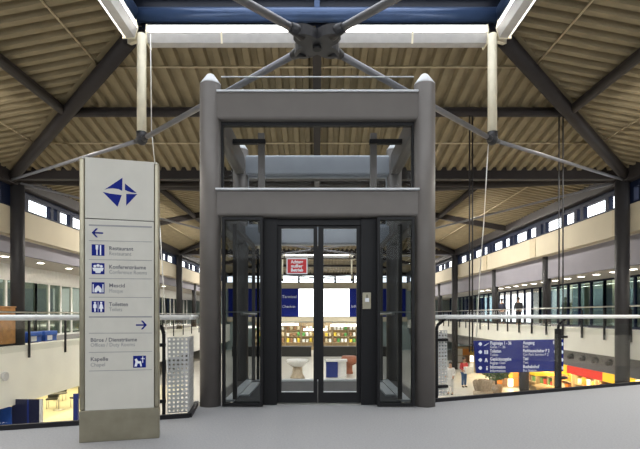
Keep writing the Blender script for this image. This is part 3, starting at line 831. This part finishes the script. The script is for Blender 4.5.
fb = MB().box(-10.9, 10.9, yw - .16, yw - .02, .86, 4.35).build('panel', 'panel_blue', bn)
fb.data.materials[0] = M['sign_blue']
for x_, z_, s_t, h_ in ((-4.3, 3.2, 'Terminal', .5), (-4.3, 2.0, 'Check-in', .45), (4.2, 2.0, 'Info', .5), (-10.3, 3.0, 'Terminal', .5)):
    lettering(s_t, h_, (x_, yw - .165, z_), (1, 0, 0), fb, 'print_pale', local=False)
for a, b, l in ((298.6, 318, 'left white lit screen on the blue banner at the far end'), (319.2, 349.4, 'right white lit screen on the blue banner at the far end')):
    x0, x1 = X(a, yw - .2), X(b, yw - .2)
    s_ = thing('display_screen', ((x0 + x1) / 2, yw - .2, .9), l, 'screen', 'lit screens on the far banner')
    MB().box(x0, x1, yw - .26, yw - .20, .90, 4.32).build('display', 'screen_white', s_)
    mb = MB().box(x0, x1, yw - .27, yw - .19, .87, .90).box(x0, x1, yw - .27, yw - .19, 4.32, 4.35)
    mb.build('frame', 'lamp_white', s_)
tag(MB().box(-11, 11, yw - .6, yw - .02, .30, .86).build('trim_6', 'beige_wall'), 'beige ledge below the blue banner at the far end', 'trim', kind='structure')
# shop shelving with goods
gm = ['goods_yellow', 'goods_white', 'goods_cream', 'goods_green', 'goods_brown', 'goods_white']
protos = {}
for g_ in gm:
    protos[g_] = None
su0 = None
ng = 0
for u in range(8):
    xs_ = -7.6 + u * 1.9
    t = thing('shop_shelf', (xs_ + .95, yw - 1.0, LOW), f'{ORD[u]} tan shelving unit from the left in the far shop', 'shelf', 'shelving units in the far shop')
    MB().box(xs_ + .02, xs_ + 1.86, yw - .75, yw - .7, LOW, .2).build('back_panel', 'shelf_tan', t)
    for s in (0, 1): MB().box(xs_ + .02 + s * 1.80, xs_ + .06 + s * 1.80, yw - 1.2, yw - .75, LOW, .2).build('side_panel', 'shelf_tan', t)
    for zb in (LOW + 1.0, LOW + 1.75, LOW + 2.5):
        MB().box(xs_ + .06, xs_ + 1.82, yw - 1.2, yw - .75, zb - .04, zb).build('shelf_board', 'shelf_tan', t)
        for i in range(4):
            g_ = random.choice(gm); hh = random.choice((.36, .44, .5))
            if protos[g_] is None:
                o = MB().box(-.15, .15, -.14, .14, 0, .42, .03).build('package', g_, None, True); protos[g_] = o
                c_ = g_.split('_')[1]
                tag(o, f'{c_} package on a tan shelf in the far shop', 'package', f'{c_} packages in the far shop')
            else:
                o = protos[g_].copy(); COL.objects.link(o)
            o.location = (xs_ + .28 + i * .43, yw - .98, zb + .006); o.scale = (1, 1, hh / .42)
for i, (x0, x1, z_) in enumerate(((-6.5, -2.2, -.15), (-1.6, 1.2, -.75), (1.6, 5.4, -.25), (-9.8, -7.2, -.45))):
    l_ = thing('strip_light', ((x0 + x1) / 2, yw - 2.4, z_), f'bright shop strip light over the far shelves, {["above the left shelves","low in the middle","above the right shelves","at the left end"][i]}', 'strip light', 'shop lights at the far end')
    MB().box(x0, x1, yw - 2.5, yw - 2.3, z_, z_ + .22).build('diffuser', 'shop_lit', l_)
    MB().box(x0, x1, yw - 2.55, yw - 2.25, z_ + .22, z_ + .30).build('housing', 'lamp_white', l_)
    MB().tube((x0 + .3, yw - 2.4, z_ + .3), (x0 + .3, yw - .5, .35), .02, 6).tube((x1 - .3, yw - 2.4, z_ + .3), (x1 - .3, yw - .5, .35), .02, 6).build('suspension_wire', 'rod_steel', l_)
for x0, x1, l in ((-8.8, -.6, 'long dark counter in front of the far shelves, left part'), (.2, 7.4, 'long dark counter in front of the far shelves, right part')):
    t = thing('service_counter', ((x0 + x1) / 2, 51, LOW), l, 'counter', 'dark counters at the far end')
    MB().box(x0, x1, 50.7, 51.4, LOW, LOW + 1.0).build('body', 'counter_dark', t)
    MB().box(x0 - .05, x1 + .05, 50.6, 51.5, LOW + 1.0, LOW + 1.06).build('worktop', 'grey_band', t)
# white pedestal, blue stand, red pot in the lower hall seen through the lift
c_ = P(297.5, 380, 33.5)
t = thing('pedestal_table', (c_.x, 33.5, LOW), 'white round pedestal with bowl shaped top on the lower hall floor', 'pedestal')
MB().lathe((c_.x, 33.5, LOW), [(.5, 0), (.5, .06), (.35, .3), (.32, .8)], 20).build('pedestal', 'stone', t)
MB().lathe((c_.x, 33.5, LOW + .8), [(.34, 0), (.72, .28), (.75, .45), (.66, .47)], 24).build('bowl', 'cloth_white', t)
c_ = P(334, 378, 34)
t = thing('info_stand', (c_.x, 34, LOW), 'navy fronted stand with white top on the lower hall floor', 'stand')
MB().box(c_.x - .55, c_.x + .25, 33.7, 34.3, LOW, LOW + 1.1).build('body', 'panel_blue', t)
MB().box(c_.x - .6, c_.x + .9, 33.6, 34.4, LOW + 1.1, LOW + 1.22).build('worktop', 'cloth_white', t)
MB().box(c_.x + .25, c_.x + .85, 33.8, 34.3, LOW, LOW + 1.1).build('side_unit', 'cloth_white', t)
c_ = P(349, 365, 36)
t = thing('plant_pot', (c_.x, 36, LOW), 'terracotta pot by the navy stand in the lower hall', 'plant pot')
MB().lathe((c_.x, 36, LOW), [(.3, 0), (.25, .2), (.25, .6), (.5, .7), (.62, 1.05), (.5, 1.3)], 20).build('pot', 'terracotta', t)

# ------------------------------------------------------------------ lower right shops
sb = thing('shop_sign', (11.4, 20, -1.5), 'red and yellow lit shop fascia below the right gallery', 'sign')
MB().box(11.32, 11.5, 19.45, 22.2, -1.52, -1.18).build('red_panel', 'red_lit', sb)
MB().box(11.32, 11.5, 17.7, 19.43, -1.52, -1.18).build('yellow_panel', 'yellow_lit', sb)
MB().box(11.34, 11.5, 22.22, 27.5, -1.62, -1.18).build('yellow_panel', 'yellow_lit', sb)
tag(MB().box(16.2, 16.3, 15, 50, LOW, -1.2).build('wall_right', 'warm_wall'), 'warm lit back wall of the lower right shops', 'wall', kind='structure')
gx2 = ['goods_yellow', 'goods_orange', 'goods_red', 'goods_brown', 'goods_white', 'goods_green']
pp = {}
for u in range(9):
    y_ = 17.4 + u * 1.9
    t = thing('shop_shelf', (12.2, y_ + .8, LOW), f'{ORD[u]} tan shelf of goods along the lower right shop front', 'shelf', 'goods shelves in the lower right shop')
    MB().box(12.55, 12.6, y_, y_ + 1.6, LOW, LOW + 1.7).build('back_panel', 'shelf_tan', t)
    for zb in (LOW + .12, LOW + .62, LOW + 1.12, LOW + 1.6):
        MB().box(12.0, 12.55, y_, y_ + 1.6, zb - .03, zb).build('shelf_board', 'shelf_tan', t)
    for s in (0, 1): MB().box(12.0, 12.55, y_ + s * 1.6 - .02, y_ + s * 1.6 + .02, LOW, LOW + 1.7).build('side_panel', 'shelf_tan', t)
    for zb in (LOW + .62, LOW + 1.12, LOW + 1.6):
        for i in range(4):
            g_ = random.choice(gx2)
            if g_ not in pp:
                o = MB().box(-.14, .14, -.15, .15, 0, .3, .03).build('package', g_, None, True); pp[g_] = o
                c_ = g_.split('_')[1]
                tag(o, f'{c_} package on a shelf of the lower right shop', 'package', f'{c_} packages in the lower right shop')
            else:
                o = pp[g_].copy(); COL.objects.link(o)
            o.location = (12.2, y_ + .22 + i * .38, zb + .006); o.scale.z = random.choice((.8, 1.0, 1.2))
# yellow bins and stalls beneath the blue sign
def stall(px, py, y, col, w_, h_, label):
    c_ = P(px, py, y)
    t = thing('market_stall', (c_.x, y, LOW), label, 'stall', 'stalls in the lower hall')
    MB().box(c_.x - w_ / 2, c_.x + w_ / 2, y + .06, y + .8, LOW, LOW + h_ * .55).build('body', 'shelf_tan', t)
    cols = [col, 'goods_yellow', 'goods_brown', col, 'shop_lit', 'goods_orange']
    for a in range(4):
        for b in range(2):
            x0 = c_.x - w_ / 2 + w_ / 4 * a + .02; z0 = LOW + .08 + b * (h_ * .55 - .08) / 2
            MB().box(x0, x0 + w_ / 4 - .04, y, y + .06, z0, z0 + (h_ * .55 - .08) / 2 - .05, .01).build('front_panel', cols[(a * 2 + b * 3) % 6], t)
    MB().box(c_.x - w_ / 2 - .04, c_.x + w_ / 2 + .04, y - .04, y + .84, LOW + h_ * .55, LOW + h_ * .6).build('worktop', 'shelf_tan', t)
    for s in (-1, 1): MB().tube((c_.x + s * (w_ / 2 - .05), y + .7, LOW + h_ * .6), (c_.x + s * (w_ / 2 - .05), y + .7, LOW + h_), .03, 8).build('post', 'beige_post', t)
    MB().box(c_.x - w_ / 2, c_.x + w_ / 2, y + .1, y + .8, LOW + h_, LOW + h_ + .14).build('lit_header', 'shop_lit' if col != 'goods_yellow' else 'yellow_lit', t)
    return t
stall(508, 380, 29.0, 'goods_orange', 1.3, 1.9, 'orange fronted stall with lit header below the blue sign, nearest the potted tree')
stall(546, 380, 24.0, 'goods_yellow', .9, 1.3, 'yellow stall with yellow header right of the lower hall column')
stall(548, 380, 28.5, 'goods_red', 1.2, 1.9, 'red stall with lit header behind the yellow stall')
stall(488, 380, 36, 'goods_brown', 1.6, 2.2, 'brown stall with lit header behind the potted tree')
stall(470, 380, 44, 'cloth_white', 2.6, 2.4, 'white stall with lit header at the back of the lower hall')
# potted tree and stone planter
c_ = P(496, 388, 27)
t = thing('potted_tree', (c_.x, 27, LOW), 'bushy green potted tree below the blue hanging sign', 'plant')
MB().lathe((c_.x, 27, LOW), [(.28, 0), (.36, .45), (.32, .47)], 18).build('pot', 'stone', t)
MB().tube((c_.x, 27, LOW + .4), (c_.x, 27, LOW + 1.1), .05, 8).build('trunk', 'bark', t)
mb = MB()
for i in range(1100):
    v = Vector((random.gauss(0, 1), random.gauss(0, 1), random.gauss(0, 1))).normalized() * (random.random() ** .35)
    p_ = Vector((c_.x + v.x * .80, 27 + v.y * .7, LOW + 1.30 + v.z * .62))
    e = Euler((random.uniform(0, 6), random.uniform(0, 6), random.uniform(0, 6)))
    a = [Vector((0, -.10, 0)), Vector((.035, 0, .01)), Vector((0, .10, 0)), Vector((-.035, 0, .01))]
    mb.bm.faces.new([mb.bm.verts.new(p_ + e.to_matrix() @ k) for k in a])
mb.build('foliage', 'leaf', t)
c_ = P(483, 395, 25)
t = thing('stone_planter', (c_.x, 25, LOW), 'round pale stone planter with low dry plants left of the potted tree', 'planter')
MB().lathe((c_.x, 25, LOW), [(.40, 0), (.48, .22), (.48, .42), (.4, .44)], 24).build('bowl', 'stone', t)
mb = MB()
for i in range(300):
    a, rr = random.uniform(0, 2 * PI), .4 * math.sqrt(random.random())
    p_ = Vector((c_.x + rr * math.cos(a), 25 + rr * math.sin(a), LOW + .42)); h_ = random.uniform(.25, .6)
    d_ = Vector((random.uniform(-.15, .15), random.uniform(-.15, .15), h_)); s = Vector((.02, 0, 0))
    mb.quad(p_ - s, p_ + s, p_ + d_ + s * 1.5, p_ + d_ - s * 1.5)
mb.build('dry_plants', 'stone', t)
# escalator-like sloping balustrade at the back of the lower right hall
tag(MB().prism([P(447, 332, 45), P(482, 345, 45), P(482, 349, 45), P(447, 340, 45)], (0, .5, 0)).build('stair_balustrade', 'grey_band'), 'grey sloping balustrade at the back of the lower hall beside the lift', 'balustrade')

# ------------------------------------------------------------------ people
def person(x, y, z, rz, label, top, legs, hair='hair', coat=0, bag=None, arm=.2):
    t = thing('person', (x, y, z), label, 'person', rz=rz)
    def skin(name, chain, material, sub=1):
        """chain: list of (co, radius, parent index)"""
        me = bpy.data.meshes.new(name)
        me.from_pydata([c for c, r, p in chain], [(p, i) for i, (c, r, p) in enumerate(chain) if p is not None], [])
        o = bpy.data.objects.new(name, me); COL.objects.link(o); o.parent = t
        o.modifiers.new('skin', 'SKIN'); me.skin_vertices[0].data[0].use_root = True
        for i, (c, r, p) in enumerate(chain):
            rr = r if isinstance(r, tuple) else (r, r)
            me.skin_vertices[0].data[i].radius = rr
        s = o.modifiers.new('sub', 'SUBSURF'); s.levels = sub; s.render_levels = sub
        me.materials.append(M[material])
        for f in me.polygons: f.use_smooth = True
        return o
    body = [((0, 0, .95), (.14, .10), None), ((0, 0, 1.15), (.13, .09), 0), ((0, 0, 1.38), (.16, .10), 1), ((0, 0, 1.48), (.06, .06), 2), ((0, 0, 1.55), (.055, .055), 3),
            ((0, -.015, 1.63), (.075, .09), 4), ((0, -.01, 1.72), (.07, .085), 5)]
    for s in (-1, 1):
        k = len(body)
        body += [((s * .17, 0, 1.42), .055, 2), ((s * (.21 + arm * .1), .01, 1.15), .042, k), ((s * (.20 + arm * .1), -.10 - arm * .3, .95 + arm * .2), .032, k + 1),
                 ((s * (.20 + arm * .1), -.13 - arm * .4, .88 + arm * .3), (.035, .02), k + 2)]
        h_ = k + 3; hc = Vector(body[h_][0])
        for j, (dx, ln) in enumerate(((-.03, .06), (-.01, .075), (.01, .08), (.03, .07))):
            body.append((tuple(hc + Vector((dx, -.02, -ln))), .009, h_))
        body.append((tuple(hc + Vector((-s * .045, -.03, -.03))), .010, h_))
        k = len(body)
        body += [((s * .09, 0, .88), .085, 0), ((s * .10, -.01, .50), .058, k), ((s * .10, .02, .09), .042, k + 1), ((s * .11, -.13, .035), (.04, .03), k + 2)]
    skin('body', body, 'skin')
    # nose and ears as part of the head hair/face pieces
    jac = [((0, 0, .90 - coat), (.17, .13), None), ((0, 0, 1.15), (.165, .12), 0), ((0, 0, 1.38), (.19, .13), 1), ((0, 0, 1.48), (.08, .08), 2)]
    for s in (-1, 1):
        k = len(jac)
        jac += [((s * .18, 0, 1.41), .075, 2), ((s * (.215 + arm * .1), .01, 1.15), .062, k), ((s * (.20 + arm * .1), -.09 - arm * .28, .97 + arm * .18), .048, k + 1)]
    skin('jacket', jac, top)
    tr = [((0, 0, .96), (.155, .115), None)]
    for s in (-1, 1):
        k = len(tr)
        tr += [((s * .09, 0, .86), .105, 0), ((s * .10, -.01, .50), .078, k), ((s * .10, .02, .10), .062, k + 1)]
    skin('trousers', tr, legs)
    MB().ball((0, .02, 1.715), .10, 14, 10, (.92, 1.05, 1.0)).build('hair', hair, t, True)
    for s in (-1, 1): MB().ball((s * .11, -.06, .04), .06, 10, 8, (.75, 1.9, .66)).build('shoe', 'shoe', t, True)
    MB().ball((0, -.115, 1.64), .018, 8, 6).build('nose', 'skin', t, True)
    if bag: MB().box(*bag[0], .02).build('bag', bag[1], t, True)
    return t
c_ = P(501, 300, 34); person(12.9, 34.2, .45, 2.6, 'person in dark navy jacket standing at the right gallery railing, nearer the lift', 'jacket_navy', 'jacket_black')
person(13.0, 31.6, .45, 2.9, 'person in bulky black coat with backpack standing at the right gallery windows', 'jacket_black', 'jacket_black', bag=((-.2, .2, .12, .36, 1.0, 1.45), 'jacket_black'))
c_ = P(464, 387, 29.2); person(c_.x, 29.2, LOW, .4, 'person in red top and blue jeans holding a white bag in the lower hall', 'cloth_red', 'denim', arm=.5, bag=((-.22, .22, -.42, -.22, .85, 1.25), 'cloth_white'))
c_ = P(450.5, 387, 26.5); person(c_.x, 26.5, LOW, -.6, 'person with dark hair in long white clothes walking in the lower hall', 'cloth_white', 'cloth_white', coat=.5)

# ------------------------------------------------------------------ lights
# daylight falls through the skylights; lamps of the room and added fill lights without fittings:
for sx in (-1, 1):
    zs = 3.44 if sx < 0 else 2.92
    area('gallery_downlights', (sx * 12.6, 30, zs - .08), .3, 40, 420, (1, .90, .72))
for sx in (-1, 1):
    area('gallery_room_fill', (sx * 15.2, 27, (3.44 if sx < 0 else 2.92) - .06), .5, 30, 560, (1, .95, .85))  # added fill to brighten the rooms behind the glazed fronts
area('lower_left_lamps', (-12.5, 24, -2.22), 5, 10, 330, (1, .86, .5))
area('lower_right_lamps', (13.8, 26, -1.25), 2.5, 18, 800, (1, .80, .45))
area('lower_shelf_fill', (11.75, 26, -1.22), .2, 18, 700, (1, .78, .42))  # added fill that brightens the goods from the front
area('far_shop_lamps', (0, yw - 3.2, .25), 16, .6, 420, (1, .97, .9), (0.5, 0, 0))

# unseen glazing added behind the camera to let fill daylight in
W = window_obj((0, Y0 - .2, LOW), 'added high glazing behind the camera that lets fill light onto the landing')
mb = MB().box(-17.5, 17.5, Y0 - .3, Y0 - .1, LOW, 2.9).box(-17.5, 17.5, Y0 - .3, Y0 - .1, 5.9, 6.4)
for i in range(13): mb.box(-17.5 + i * 2.9 - .1, -17.5 + i * 2.9 + .1, Y0 - .3, Y0 - .1, 2.9, 5.9)
mb.build('frame', 'room_wall', W)
for i in range(12): MB().box(-17.4 + i * 2.9, -17.6 + (i + 1) * 2.9, Y0 - .21, Y0 - .19, 2.9, 5.9).build('pane', 'sky_glass', W)
for k in range(3):
    for sx in (-1, 1):
        area('gallery_wash_fill', (sx * 6.9, YC + k * PITCH, 6.45), .15, 11.5, 900, (1, .95, .86), (0, -sx * .40, 0))  # added fill washing the gallery walls, no fitting on the purlins
